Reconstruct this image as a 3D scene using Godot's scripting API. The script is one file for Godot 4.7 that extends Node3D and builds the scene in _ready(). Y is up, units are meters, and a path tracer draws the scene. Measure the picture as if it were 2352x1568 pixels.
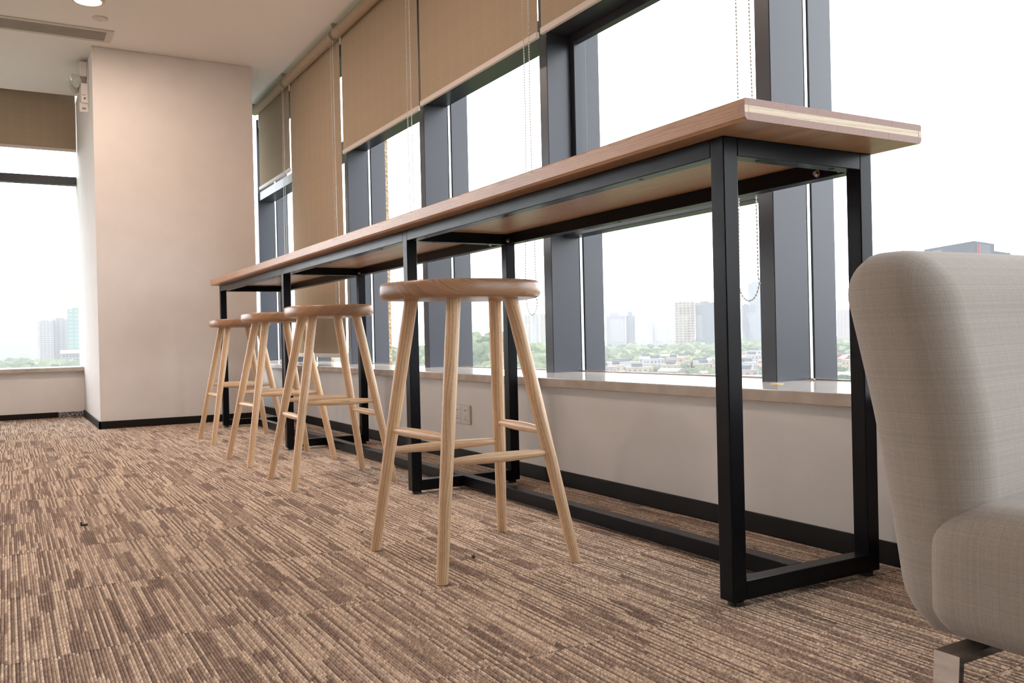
extends Node3D

var rng := RandomNumberGenerator.new()
var M := {}
var taken := {}

# ------------------------------------------------------------------ naming and nodes
func numbered(called: String) -> String:
	if not taken.has(called):
		taken[called] = 0
		return called
	taken[called] += 1
	return "%s_%03d" % [called, taken[called]]

func thing(called: String, label: String, category: String, at := Vector3.ZERO, turn := 0.0, group := "") -> Node3D:
	var o := Node3D.new()
	o.name = numbered(called)
	add_child(o)
	o.position = at
	o.rotation.y = turn
	meta(o, label, category, group)
	return o

func meta(o: Node, label: String, category: String, group := "") -> void:
	o.set_meta("label", label)
	o.set_meta("category", category)
	if group != "":
		o.set_meta("group", group)

func structure(called: String) -> Node3D:
	var o := Node3D.new()
	o.name = called
	add_child(o)
	o.set_meta("kind", "structure")
	return o

func part(parent: Node, called: String, mesh: Mesh, m: Material, at := Vector3.ZERO) -> MeshInstance3D:
	var o := MeshInstance3D.new()
	o.name = called
	o.mesh = mesh
	if m:
		o.material_override = m
	o.position = at
	parent.add_child(o, true)
	return o

func struct_mesh(called: String, mesh: Mesh, m: Material) -> MeshInstance3D:
	var o := part(self, called, mesh, m)
	o.set_meta("kind", "structure")
	return o

func solo(called: String, mesh: Mesh, m: Material, label: String, category: String, at := Vector3.ZERO, group := "") -> MeshInstance3D:
	var o := part(self, numbered(called), mesh, m, at)
	meta(o, label, category, group)
	return o

# ------------------------------------------------------------------ mesh helpers
func quad(st: SurfaceTool, a: Vector3, b: Vector3, c: Vector3, d: Vector3, n: Vector3, uvs := []) -> void:
	var p := [a, b, c, d]
	var order := [0, 1, 2, 0, 2, 3]
	if (b - a).cross(c - a).dot(n) > 0.0:
		order = [0, 2, 1, 0, 3, 2]
	for i in order:
		st.set_normal(n)
		if uvs.size() == 4:
			st.set_uv(uvs[i])
		st.add_vertex(p[i])

func begin() -> SurfaceTool:
	var st := SurfaceTool.new()
	st.begin(Mesh.PRIMITIVE_TRIANGLES)
	return st

func add_box(st: SurfaceTool, lo: Vector3, hi: Vector3) -> void:
	for ax in 3:
		var u := (ax + 1) % 3
		var v := (ax + 2) % 3
		for s in 2:
			var n := Vector3.ZERO
			n[ax] = 1.0 if s == 1 else -1.0
			var pts := []
			var uvs := []
			for k in [[0, 0], [1, 0], [1, 1], [0, 1]]:
				var q := Vector3.ZERO
				q[ax] = hi[ax] if s == 1 else lo[ax]
				q[u] = hi[u] if k[0] == 1 else lo[u]
				q[v] = hi[v] if k[1] == 1 else lo[v]
				pts.append(q)
				uvs.append(Vector2(q[u], q[v]))
			quad(st, pts[0], pts[1], pts[2], pts[3], n, uvs)

func box_mesh(lo: Vector3, hi: Vector3) -> ArrayMesh:
	var st := begin()
	add_box(st, lo, hi)
	return st.commit()

func bent(p: Vector3, kind: int) -> Vector3:
	if kind == 1:
		# chair back: leans away from the seat, thinner at the foot, slightly hollow
		var t := clampf((p.y - 0.19) / 0.51, 0.0, 1.0)
		var thick := lerpf(0.78, 1.0, smoothstep(0.0, 0.6, t))
		var z := -0.385 + (p.z + 0.385) * thick
		z -= 0.112 * pow(t, 1.15)
		z -= 0.030 * (1.0 - pow(p.x / 0.345, 2.0)) * (1.0 if p.z > -0.30 else 0.3)
		return Vector3(p.x * lerpf(0.985, 1.01, t), p.y + 0.006 * (1.0 - pow(p.x / 0.345, 2.0)) * t, z)
	# seat cushion: crowned
	var k := (1.0 - pow(absf(p.x) / 0.37, 3.0)) * (1.0 - pow(absf(p.z - 0.03) / 0.34, 3.0))
	var y := p.y + (0.028 * k if p.y > 0.27 else -0.004 * k)
	return Vector3(p.x * (1.0 + 0.01 * (1.0 - pow(absf(p.y - 0.27) / 0.1, 2.0))), y, p.z)

# box with rounded edges; grain = axis along which texture u runs; mid = extra divisions of each face
func round_box(lo: Vector3, hi: Vector3, r: float, seg := 2, grain := 2, mid := 1, bend := 0, uvoff := Vector2.ZERO) -> ArrayMesh:
	var c := (lo + hi) / 2.0
	var h := (hi - lo) / 2.0
	r = minf(r, minf(h.x, minf(h.y, h.z)) * 0.999)
	var inner := h - Vector3(r, r, r)
	var lists := []
	for ax in 3:
		var l := []
		for i in range(seg, 0, -1):
			l.append(-inner[ax] - r * tan(PI / 4.0 * i / seg))
		for i in mid + 1:
			l.append(lerpf(-inner[ax], inner[ax], float(i) / mid))
		for i in range(1, seg + 1):
			l.append(inner[ax] + r * tan(PI / 4.0 * i / seg))
		lists.append(l)
	var st := begin()
	if bend > 0:
		st.set_smooth_group(0)
	for ax in 3:
		var u := (ax + 1) % 3
		var v := (ax + 2) % 3
		var gu := u if u == grain else v
		var gv := v if gu == u else u
		for s in [-1.0, 1.0]:
			var lu: Array = lists[u]
			var lv: Array = lists[v]
			var P := []
			var N := []
			var T := []
			for i in lu.size():
				for j in lv.size():
					var q := Vector3.ZERO
					q[ax] = s * h[ax]
					q[u] = lu[i]
					q[v] = lv[j]
					var core := Vector3(clampf(q.x, -inner.x, inner.x), clampf(q.y, -inner.y, inner.y), clampf(q.z, -inner.z, inner.z))
					var n := (q - core).normalized()
					var w := core + n * r + c
					T.append(Vector2(w[gu], w[gv]) + uvoff)
					if bend > 0:
						w = bent(w, bend)
					P.append(w)
					N.append(n)
			for i in lu.size() - 1:
				for j in lv.size() - 1:
					var a := i * lv.size() + j
					var ids := [a, a + lv.size(), a + lv.size() + 1, a + 1]
					var fn := Vector3.ZERO
					fn[ax] = s
					var order := [0, 1, 2, 0, 2, 3]
					if u == (ax + 1) % 3 and s > 0.0:
						order = [0, 2, 1, 0, 3, 2]
					for k in order:
						var id: int = ids[k]
						st.set_normal(N[id])
						st.set_uv(T[id])
						st.add_vertex(P[id])
	if bend > 0:
		st.generate_normals()
	return st.commit()

# round bar along a to b; prof = array of [t, radius]
func add_lathe(st: SurfaceTool, a: Vector3, b: Vector3, prof: Array, sides := 20, caps := true, uvoff := Vector2.ZERO) -> void:
	var ax := (b - a).normalized()
	var up := Vector3.UP if absf(ax.y) < 0.9 else Vector3.RIGHT
	var e1 := ax.cross(up).normalized()
	var e2 := ax.cross(e1).normalized()
	var L := (b - a).length()
	for i in prof.size() - 1:
		var p0: Array = prof[i]
		var p1: Array = prof[i + 1]
		var dl: float = (p1[0] - p0[0]) * L
		var dr: float = p1[1] - p0[1]
		var slope := Vector2(dl, -dr).normalized() if absf(dl) + absf(dr) > 1e-9 else Vector2(1, 0)
		for k in sides:
			var t0 := TAU * k / sides
			var t1 := TAU * (k + 1) / sides
			var r0: Vector3 = e1 * cos(t0) + e2 * sin(t0)
			var r1: Vector3 = e1 * cos(t1) + e2 * sin(t1)
			var c0: Vector3 = a + ax * (p0[0] * L)
			var c1: Vector3 = a + ax * (p1[0] * L)
			var vs := [c0 + r0 * p0[1], c0 + r1 * p0[1], c1 + r1 * p1[1], c1 + r0 * p1[1]]
			var ns := [(r0 * slope.x + ax * slope.y), (r1 * slope.x + ax * slope.y), (r1 * slope.x + ax * slope.y), (r0 * slope.x + ax * slope.y)]
			var rr := 0.016
			var us := [Vector2(p0[0] * L, t0 * rr), Vector2(p0[0] * L, t1 * rr), Vector2(p1[0] * L, t1 * rr), Vector2(p1[0] * L, t0 * rr)]
			var order := [0, 1, 2, 0, 2, 3]
			var mid: Vector3 = r0 + r1 + ax * slope.y
			if ((vs[1] - vs[0]) as Vector3).cross(vs[2] - vs[0]).dot(mid) > 0.0 or ((vs[2] - vs[0]) as Vector3).cross(vs[3] - vs[0]).dot(mid) > 0.0:
				order = [0, 2, 1, 0, 3, 2]
			for q in order:
				st.set_normal(ns[q])
				st.set_uv(us[q] + uvoff)
				st.add_vertex(vs[q])
	if caps:
		for e in 2:
			var pr: Array = prof[0] if e == 0 else prof[-1]
			if pr[1] < 1e-5:
				continue
			var n := -ax if e == 0 else ax
			var cc: Vector3 = a + ax * (pr[0] * L)
			for k in sides:
				var t0 := TAU * k / sides
				var t1 := TAU * (k + 1) / sides
				var q0: Vector3 = cc + (e1 * cos(t0) + e2 * sin(t0)) * pr[1]
				var q1: Vector3 = cc + (e1 * cos(t1) + e2 * sin(t1)) * pr[1]
				var tri := [cc, q0, q1]
				if (q0 - cc).cross(q1 - cc).dot(n) > 0.0:
					tri = [cc, q1, q0]
				for q in tri:
					st.set_normal(n)
					st.set_uv(Vector2(q.x, q.z) + uvoff)
					st.add_vertex(q)

func lathe_mesh(a: Vector3, b: Vector3, prof: Array, sides := 20, uvoff := Vector2.ZERO) -> ArrayMesh:
	var st := begin()
	add_lathe(st, a, b, prof, sides, true, uvoff)
	return st.commit()

# prism: polygon in a plane (x = along ex, y = along ey), pushed along ez from d0 to d1
func prism(poly: PackedVector2Array, ex: Vector3, ey: Vector3, ez: Vector3, d0: float, d1: float, o := Vector3.ZERO) -> ArrayMesh:
	var st := begin()
	add_prism(st, poly, ex, ey, ez, d0, d1, o)
	return st.commit()

func add_prism(st: SurfaceTool, poly: PackedVector2Array, ex: Vector3, ey: Vector3, ez: Vector3, d0: float, d1: float, o := Vector3.ZERO) -> void:
	var n := poly.size()
	var cen := Vector2.ZERO
	for q in poly:
		cen += q / n
	for i in n:
		var a := poly[i]
		var b := poly[(i + 1) % n]
		var e := (b - a).normalized()
		var nn := Vector2(e.y, -e.x)
		if Geometry2D.is_polygon_clockwise(poly):
			nn = -nn
		var nv: Vector3 = ex * nn.x + ey * nn.y
		quad(st, o + ex * a.x + ey * a.y + ez * d0, o + ex * b.x + ey * b.y + ez * d0, o + ex * b.x + ey * b.y + ez * d1, o + ex * a.x + ey * a.y + ez * d1, nv, [Vector2(d0, a.y), Vector2(d0, b.y), Vector2(d1, b.y), Vector2(d1, a.y)])
	var tris := Geometry2D.triangulate_polygon(poly)
	for s in 2:
		var d := d1 if s == 1 else d0
		var nv := ez if s == 1 else -ez
		for t in range(0, tris.size(), 3):
			var v := []
			for k in 3:
				var q := poly[tris[t + k]]
				v.append(o + ex * q.x + ey * q.y + ez * d)
			if ((v[1] - v[0]) as Vector3).cross(v[2] - v[0]).dot(nv) > 0.0:
				v = [v[0], v[2], v[1]]
			for k in 3:
				st.set_normal(nv)
				st.set_uv(Vector2(v[k].dot(ex), v[k].dot(ey)))
				st.add_vertex(v[k])

# ------------------------------------------------------------------ materials
func lin(r: float, g: float, b: float) -> Color:
	return Color(r, g, b).linear_to_srgb()

func mat(called: String, c: Color, rough := 0.7, metal := 0.0, spec := 0.5) -> StandardMaterial3D:
	var m := StandardMaterial3D.new()
	m.resource_name = called
	m.albedo_color = c
	m.roughness = rough
	m.metallic = metal
	m.metallic_specular = spec
	M[called] = m
	return m

func wood_image(w: int, h: int, sx: float, sy: float, base: Color, dark: Color, seed_: int, freq: float, staves: int) -> ImageTexture:
	# growth rings cut at a shallow angle: u (along x) runs with the grain; sx, sy in metres
	var n1 := FastNoiseLite.new()
	n1.seed = seed_
	n1.frequency = 1.0
	n1.fractal_octaves = 2
	var n2 := FastNoiseLite.new()
	n2.seed = seed_ + 7
	n2.frequency = 1.0
	n2.fractal_octaves = 1
	var data := PackedByteArray()
	data.resize(w * h * 3)
	var r2 := RandomNumberGenerator.new()
	r2.seed = seed_
	var tone := []
	var cen := []
	for i in staves:
		tone.append(r2.randf_range(0.86, 1.08))
		cen.append([r2.randf_range(-0.6, 0.6), r2.randf_range(-0.02, 0.03), r2.randf_range(-0.03, 0.05), r2.randf_range(0.02, 0.06)])
	var at := 0
	for y in h:
		var v := sy * y / h
		var s := int(float(y) / h * staves)
		var vv := v - sy * (s + 0.5) / staves
		var ce: Array = cen[s]
		for x in w:
			var u := sx * x / w
			var warp := n1.get_noise_2d(u * 3.0 + s * 9.0, v * 14.0) * 0.006
			var dx: float = vv + ce[0] * 0.02 + warp
			var dz: float = ce[3] + (u - 0.3) * ce[1] * 1.6 + warp * 1.5
			var ring := sqrt(dx * dx + dz * dz) * freq
			var f := ring - floorf(ring)
			var late := pow(f, 5.0) * 0.50 + pow(f, 1.3) * 0.20
			var fine := n2.get_noise_2d(u * 18.0, v * 900.0)
			late = clampf(late + fine * 0.13, 0.0, 1.0)
			var t: float = tone[s] * (1.0 + 0.05 * n1.get_noise_2d(u * 2.0, v * 5.0 + 40.0))
			data[at] = int(clampf(lerpf(base.r, dark.r, late) * t, 0.0, 1.0) * 255.0)
			data[at + 1] = int(clampf(lerpf(base.g, dark.g, late) * t, 0.0, 1.0) * 255.0)
			data[at + 2] = int(clampf(lerpf(base.b, dark.b, late) * t, 0.0, 1.0) * 255.0)
			at += 3
	return ImageTexture.create_from_image(Image.create_from_data(w, h, false, Image.FORMAT_RGB8, data))

func endgrain_image() -> ImageTexture:
	var w := 256
	var data := PackedByteArray()
	data.resize(w * w * 3)
	var n1 := FastNoiseLite.new()
	n1.seed = 5
	n1.frequency = 0.02
	var base := Color(0.72, 0.58, 0.53)
	var dark := Color(0.52, 0.40, 0.37)
	var at := 0
	for y in w:
		for x in w:
			var dx := (x - 90.0) / w
			var dy := (y + 60.0) / w
			var ring := (sqrt(dx * dx + dy * dy) + 0.02 * n1.get_noise_2d(x, y)) * 42.0
			var f := ring - floorf(ring)
			var late := clampf(pow(f, 2.0) * 0.75 + n1.get_noise_2d(x * 9.0, y * 9.0) * 0.25, 0.0, 1.0)
			for k in 3:
				data[at] = int(lerpf(base[k], dark[k], late) * 255.0)
				at += 1
	return ImageTexture.create_from_image(Image.create_from_data(w, w, false, Image.FORMAT_RGB8, data))

func carpet_image() -> ImageTexture:
	# 2 m x 2 m of tufted loop pile: 320 rows of yarn, each loop 4 mm long
	var size := 2048
	var im := Image.create(size, size, false, Image.FORMAT_RGB8)
	var r := RandomNumberGenerator.new()
	r.seed = 77
	var ribs := 320
	var loops := 512
	var cols := [lin(0.63, 0.51, 0.41), lin(0.415, 0.32, 0.255), lin(0.255, 0.19, 0.155), lin(0.31, 0.23, 0.19)]
	var grid := []
	grid.resize(ribs)
	for i in ribs:
		var g := PackedByteArray()
		g.resize(loops)
		grid[i] = g
	for tx in 4:
		for tz in 4:
			var rib := tx * 80
			while rib < (tx + 1) * 80:
				var wide := mini(r.randi_range(2, 6), (tx + 1) * 80 - rib)
				var z := tz * 128
				while z < (tz + 1) * 128:
					var long := mini(r.randi_range(16, 74), (tz + 1) * 128 - z)
					var style := r.randf()
					for i in wide:
						var c := 1
						var pick := r.randf()
						if style < 0.42:
							c = 0 if i % 2 == 0 else (1 if pick < 0.5 else 2)
						elif style < 0.72:
							c = [1, 0, 2, 1, 3][i % 5]
						elif style < 0.90:
							c = 1 if pick < 0.6 else 3
						else:
							c = 2 if pick < 0.5 else 3
						if r.randf() < 0.08:
							c = 0
						var z0 := clampi(z + r.randi_range(-5, 5), tz * 128, (tz + 1) * 128)
						for q in range(z0, mini(z + long + 6, (tz + 1) * 128)):
							grid[rib + i][q] = c
					z += long
				rib += wide
	for i in ribs:
		var x0 := int(round(i * 6.4))
		var x1 := int(round((i + 1) * 6.4))
		for q in loops:
			var k := r.randf_range(0.80, 1.17)
			var c: Color = cols[grid[i][q]]
			im.fill_rect(Rect2i(x0, q * 4, x1 - x0, 4), Color(c.r * k, c.g * k, c.b * k))
			var k2 := r.randf_range(0.75, 1.1)
			im.fill_rect(Rect2i(x0 + r.randi_range(0, 4), q * 4 + r.randi_range(0, 3), 2, 1), Color(c.r * k2, c.g * k2, c.b * k2))
	return ImageTexture.create_from_image(im)

func weave_image(base: Color, spread: float, seed_: int) -> ImageTexture:
	var n := 256
	var im := Image.create(n, n, false, Image.FORMAT_RGB8)
	var r := RandomNumberGenerator.new()
	r.seed = seed_
	var warp := []
	var weft := []
	for i in n / 4:
		warp.append(r.randf_range(1.0 - spread, 1.0 + spread))
		weft.append(r.randf_range(1.0 - spread, 1.0 + spread))
	for i in n / 4:
		for j in n / 4:
			var over := (i + j) % 2 == 0
			var k: float = (warp[i] if over else weft[j]) * r.randf_range(1.0 - spread * 0.6, 1.0 + spread * 0.6)
			if not over:
				k *= 0.86
			im.fill_rect(Rect2i(i * 4, j * 4, 4, 4), Color(base.r * k, base.g * k, base.b * k))
	return ImageTexture.create_from_image(im)

func noise_tex(seed_: int, freq: float, lo: Color, hi: Color, size := 512, oct := 4, normal := false) -> NoiseTexture2D:
	var t := NoiseTexture2D.new()
	var n := FastNoiseLite.new()
	n.seed = seed_
	n.frequency = freq
	n.fractal_octaves = oct
	t.noise = n
	t.width = size
	t.height = size
	t.seamless = true
	if normal:
		t.as_normal_map = true
	else:
		var g := Gradient.new()
		g.set_color(0, lo)
		g.set_color(1, hi)
		t.color_ramp = g
	return t

func tri(m: StandardMaterial3D, scale: float) -> void:
	m.uv1_triplanar = true
	m.uv1_world_triplanar = true
	m.uv1_scale = Vector3(scale, scale, scale)

func make_materials() -> void:
	var m := mat("wall_paint", lin(0.80, 0.775, 0.755), 0.85, 0.0, 0.3)
	m.albedo_texture = noise_tex(3, 0.01, Color(0.975, 0.975, 0.975), Color(1, 1, 1), 512, 5)
	tri(m, 0.7)
	m = mat("ceiling_paint", lin(0.86, 0.845, 0.83), 0.9, 0.0, 0.2)
	m = mat("backing", lin(0.10, 0.08, 0.07), 0.95)
	m = mat("baseboard", lin(0.012, 0.010, 0.009), 0.55, 0.0, 0.35)
	m.albedo_texture = noise_tex(9, 0.02, Color(0.75, 0.72, 0.7), Color(1, 1, 1), 512, 3)
	m.uv1_scale = Vector3(6, 60, 1)
	m = mat("sill_stone", lin(0.56, 0.49, 0.425), 0.14)
	m.albedo_texture = noise_tex(15, 0.012, Color(0.86, 0.85, 0.84), Color(1, 1, 1), 512, 5)
	tri(m, 1.2)
	m = mat("marble", lin(0.75, 0.76, 0.78), 0.2)
	m.albedo_texture = noise_tex(21, 0.02, Color(0.03, 0.03, 0.035), Color(1, 1, 1), 512, 4)
	tri(m, 5.0)
	m = mat("powder_steel", lin(0.004, 0.0045, 0.0068), 0.28, 0.0, 0.28)
	m = mat("window_frame", lin(0.034, 0.037, 0.050), 0.34, 0.0, 0.45)
	m = mat("gasket", lin(0.012, 0.012, 0.014), 0.6)
	m = mat("spacer", lin(0.72, 0.73, 0.74), 0.35, 0.6)
	m = mat("film", lin(0.62, 0.56, 0.42), 0.6)
	m.albedo_texture = noise_tex(31, 0.03, Color(0.55, 0.38, 0.22), Color(1, 1, 1), 256, 3)
	tri(m, 4.0)
	m = mat("glass", Color(0.95, 0.97, 0.97, 0.02), 0.0, 0.0, 0.16)
	m.transparency = BaseMaterial3D.TRANSPARENCY_ALPHA
	m = mat("blind", lin(0.58, 0.47, 0.345), 0.9, 0.0, 0.2)
	m.albedo_texture = weave_image(Color(0.97, 0.97, 0.97), 0.035, 4)
	m.uv1_scale = Vector3(8, 8, 1)
	m.backlight_enabled = true
	m.backlight = lin(0.26, 0.23, 0.17)
	m = mat("blind_bar", lin(0.62, 0.55, 0.50), 0.45)
	m = mat("bracket", lin(0.42, 0.42, 0.40), 0.4, 0.3)
	m = mat("chain", lin(0.60, 0.60, 0.58), 0.5)
	var wb := Color(0.855, 0.73, 0.59)
	var wd := Color(0.60, 0.455, 0.33)
	m = mat("leg_wood", Color(0.97, 0.97, 0.97), 0.38, 0.0, 0.45)
	m.albedo_texture = wood_image(1024, 512, 1.0, 0.5, wb, wd, 11, 130.0, 1)
	m.uv1_scale = Vector3(1.0, 2.0, 1)
	m = mat("seat_wood", Color(0.90, 0.86, 0.84), 0.30, 0.0, 0.5)
	m.albedo_texture = wood_image(512, 512, 0.5, 0.5, Color(0.745, 0.615, 0.495), Color(0.54, 0.415, 0.315), 23, 260.0, 6)
	m.uv1_scale = Vector3(2.0, 2.0, 1)
	m = mat("top_wood", Color(0.96, 0.93, 0.90), 0.32, 0.0, 0.5)
	m.albedo_texture = wood_image(1024, 512, 1.5, 0.5, Color(0.77, 0.62, 0.495), Color(0.565, 0.425, 0.32), 41, 210.0, 6)
	m.uv1_scale = Vector3(0.6667, 2.0, 1)
	m = mat("core_wood", Color(1, 1, 1), 0.45)
	m.albedo_texture = wood_image(512, 128, 0.6, 0.15, Color(0.93, 0.86, 0.76), Color(0.78, 0.64, 0.52), 53, 120.0, 1)
	m.uv1_scale = Vector3(1.6667, 6.667, 1)
	m = mat("end_grain", Color(1, 1, 1), 0.5)
	m.albedo_texture = endgrain_image()
	m.uv1_scale = Vector3(8.0, 8.0, 1)
	m = mat("carpet", Color(1, 1, 1), 0.97, 0.0, 0.1)
	m.albedo_texture = carpet_image()
	m = mat("upholstery", Color(1, 1, 1), 0.95, 0.0, 0.15)
	m.albedo_texture = weave_image(lin(0.395, 0.355, 0.32), 0.045, 8)
	m.uv1_scale = Vector3(12.0, 12.0, 1)
	m.rim_enabled = true
	m.rim = 0.25
	m.rim_tint = 0.5
	m = mat("chrome", lin(0.62, 0.62, 0.63), 0.06, 1.0)
	m = mat("black_plastic", lin(0.02, 0.02, 0.02), 0.6)
	m = mat("bolt_metal", lin(0.42, 0.38, 0.32), 0.35, 1.0)
	m = mat("white_plastic", lin(0.70, 0.67, 0.63), 0.4)
	m = mat("vent_plastic", lin(0.60, 0.57, 0.53), 0.5)
	m = mat("vent_dark", lin(0.16, 0.15, 0.14), 0.6)
	m = mat("vent_slat", lin(0.40, 0.37, 0.33), 0.6)
	m = mat("clear_plastic", Color(0.85, 0.88, 0.84, 0.55), 0.15)
	m.transparency = BaseMaterial3D.TRANSPARENCY_ALPHA
	m = mat("paper", lin(0.72, 0.71, 0.68), 0.8)
	m = mat("ink", lin(0.25, 0.27, 0.35), 0.8)
	m = mat("lamp_glow", lin(1.0, 0.9, 0.78), 0.5)
	m.emission_enabled = true
	m.emission = lin(1.0, 0.86, 0.70)
	m.emission_energy_multiplier = 3.0
	m = mat("yellow", lin(0.72, 0.42, 0.05), 0.6)
	m = mat("dry_leaf", lin(0.10, 0.09, 0.07), 0.8)
	# outside
	m = mat("ground", lin(0.07, 0.085, 0.05), 1.0, 0.0, 0.0)
	m.albedo_texture = noise_tex(61, 0.02, Color(0.6, 0.65, 0.55), Color(1.0, 0.98, 0.95), 512, 5)
	tri(m, 0.004)
	m = mat("foliage", Color(1, 1, 1), 1.0, 0.0, 0.0)
	m.vertex_color_use_as_albedo = true
	m = mat("far_white", lin(0.15, 0.15, 0.153), 0.9)
	m = mat("far_cream", lin(0.16, 0.14, 0.112), 0.9)
	m = mat("far_grey", lin(0.085, 0.09, 0.10), 0.9)
	m = mat("far_pink", lin(0.16, 0.125, 0.125), 0.9)
	m = mat("far_glass", lin(0.075, 0.09, 0.11), 0.4)
	m = mat("far_dark", lin(0.03, 0.033, 0.042), 0.5)
	m = mat("far_slate", lin(0.04, 0.047, 0.06), 0.7)
	m = mat("far_green_net", lin(0.07, 0.14, 0.12), 0.9)
	m = mat("far_red_roof", lin(0.20, 0.10, 0.085), 0.9)
	m = mat("far_grey_roof", lin(0.14, 0.14, 0.145), 0.8)
	m = mat("house_white", lin(0.24, 0.24, 0.24), 0.9)
	m = mat("house_cream", lin(0.23, 0.20, 0.16), 0.9)
	m = mat("house_pink", lin(0.21, 0.165, 0.16), 0.9)
	m = mat("house_window", lin(0.09, 0.09, 0.095), 0.6)
	m = mat("far_sign_red", lin(0.35, 0.02, 0.025), 0.7)
	m = mat("far_yellow", lin(0.25, 0.19, 0.09), 0.9)

# ------------------------------------------------------------------ room
const CEIL := 2.741
const SILL := 0.423
const MULL := [2.009, 0.685, -0.639, -1.963, -3.306, -4.629, -5.957]

func make_room() -> void:
	# floor: slab and carpet tiles of half a metre with a ribbed pile
	var fl := structure("floor")
	part(fl, "slab", box_mesh(Vector3(-8.0, -0.25, -7.5), Vector3(1.05, -0.006, 6.0)), M.backing)
	var tiles := []
	for k in 16:
		var st := begin()
		var u0 := (k % 4) * 0.25
		var v0 := (k / 4) * 0.25
		var g := 0.0007
		var w := 0.5 - 2.0 * g
		var prof := []
		for i in 80:
			for q in [[0.0, -0.0046], [0.13, -0.0028], [0.30, -0.0007], [0.5, 0.0], [0.70, -0.0007], [0.87, -0.0028]]:
				prof.append(Vector2(g + w * (i + q[0]) / 80.0, q[1]))
		prof.append(Vector2(g + w, -0.0046))
		for i in prof.size() - 1:
			var a: Vector2 = prof[i]
			var b: Vector2 = prof[i + 1]
			var pa: Vector2 = prof[maxi(i - 1, 0)]
			var pb: Vector2 = prof[mini(i + 2, prof.size() - 1)]
			var na := Vector3(-(b.y - pa.y), b.x - pa.x, 0).normalized()
			var nb := Vector3(-(pb.y - a.y), pb.x - a.x, 0).normalized()
			var P := [Vector3(a.x, a.y, g), Vector3(b.x, b.y, g), Vector3(b.x, b.y, 0.5 - g), Vector3(a.x, a.y, 0.5 - g)]
			var N := [na, nb, nb, na]
			for j in [0, 1, 2, 0, 2, 3]:
				st.set_normal(N[j])
				st.set_uv(Vector2(u0 + P[j].x * 0.5, v0 + P[j].z * 0.5))
				st.add_vertex(P[j])
		# skirts along the cut edges
		quad(st, Vector3(g, 0, g), Vector3(g + w, 0, g), Vector3(g + w, -0.006, g), Vector3(g, -0.006, g), Vector3(0, 0, -1), [Vector2(u0, v0), Vector2(u0 + 0.25, v0), Vector2(u0 + 0.25, v0), Vector2(u0, v0)])
		tiles.append(st.commit())
	var r := RandomNumberGenerator.new()
	r.seed = 5
	for i in 8:
		for j in 18:
			part(fl, "carpet_tile", tiles[r.randi() % 16], M.carpet, Vector3(0.57 - 0.5 * (i + 1), 0, -7.0 + 0.5 * j))
	var rest := begin()
	for q in [[-8.0, -3.43, -7.0, 6.0], [-3.43, 0.57, 2.0, 6.0]]:
		quad(rest, Vector3(q[0], -0.001, q[2]), Vector3(q[1], -0.001, q[2]), Vector3(q[1], -0.001, q[3]), Vector3(q[0], -0.001, q[3]), Vector3.UP, [Vector2(q[0], q[2]) / 2, Vector2(q[1], q[2]) / 2, Vector2(q[1], q[3]) / 2, Vector2(q[0], q[3]) / 2])
	var ro := part(fl, "carpet_remainder", rest.commit(), M.carpet)
	ro.set_meta("kind", "stuff")
	# ceiling
	var ce := begin()
	add_box(ce, Vector3(-8.0, CEIL, -7.0), Vector3(1.06, CEIL + 0.2, 6.0))
	add_box(ce, Vector3(-8.0, CEIL + 0.16, -7.6), Vector3(1.06, CEIL + 0.36, -7.0))
	struct_mesh("ceiling", ce.commit(), M.ceiling_paint)
	# walls
	struct_mesh("wall_left", box_mesh(Vector3(-8.15, 0, -7.5), Vector3(-8.0, CEIL, 6.0)), M.wall_paint)
	struct_mesh("wall_front", box_mesh(Vector3(-8.15, 0, 6.0), Vector3(1.06, CEIL, 6.15)), M.wall_paint)
	struct_mesh("wall_right", box_mesh(Vector3(0.571, 0, -7.0), Vector3(1.04, 0.388, 6.0)), M.wall_paint)
	struct_mesh("wall_back", box_mesh(Vector3(-8.0, 0, -7.5), Vector3(1.04, 0.388, -7.0)), M.wall_paint)
	struct_mesh("wall_pillar", round_box(Vector3(-0.742, 0, -7.45), Vector3(0.386, CEIL, -5.5534), 0.004, 1, 1), M.wall_paint)
	# sills
	struct_mesh("trim_1", round_box(Vector3(0.518, 0.388, -7.0), Vector3(1.03, SILL, 6.0), 0.004, 1), M.sill_stone)
	struct_mesh("trim_2", round_box(Vector3(-8.0, 0.388, -7.46), Vector3(-0.742, SILL, -6.945), 0.004, 1, 0), M.sill_stone)
	# baseboards
	struct_mesh("baseboard_right", round_box(Vector3(0.559, 0, -7.0), Vector3(0.571, 0.057, 6.0), 0.002, 1), M.baseboard)
	var bb := struct_mesh("baseboard_back", round_box(Vector3(-8.0, 0, -7.0), Vector3(-0.945, 0.045, -6.988), 0.002, 1, 0), M.baseboard)
	part(bb, "marble_panel", round_box(Vector3(-0.945, 0.0, -6.999), Vector3(-0.757, 0.043, -6.990), 0.002, 1, 0), M.marble)
	var bp := begin()
	add_box(bp, Vector3(-0.754, 0, -5.5654), Vector3(0.386, 0.053, -5.5414))
	add_box(bp, Vector3(-0.754, 0, -6.988), Vector3(-0.742, 0.053, -5.5414))
	struct_mesh("baseboard_pillar", bp.commit(), M.baseboard)

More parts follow.
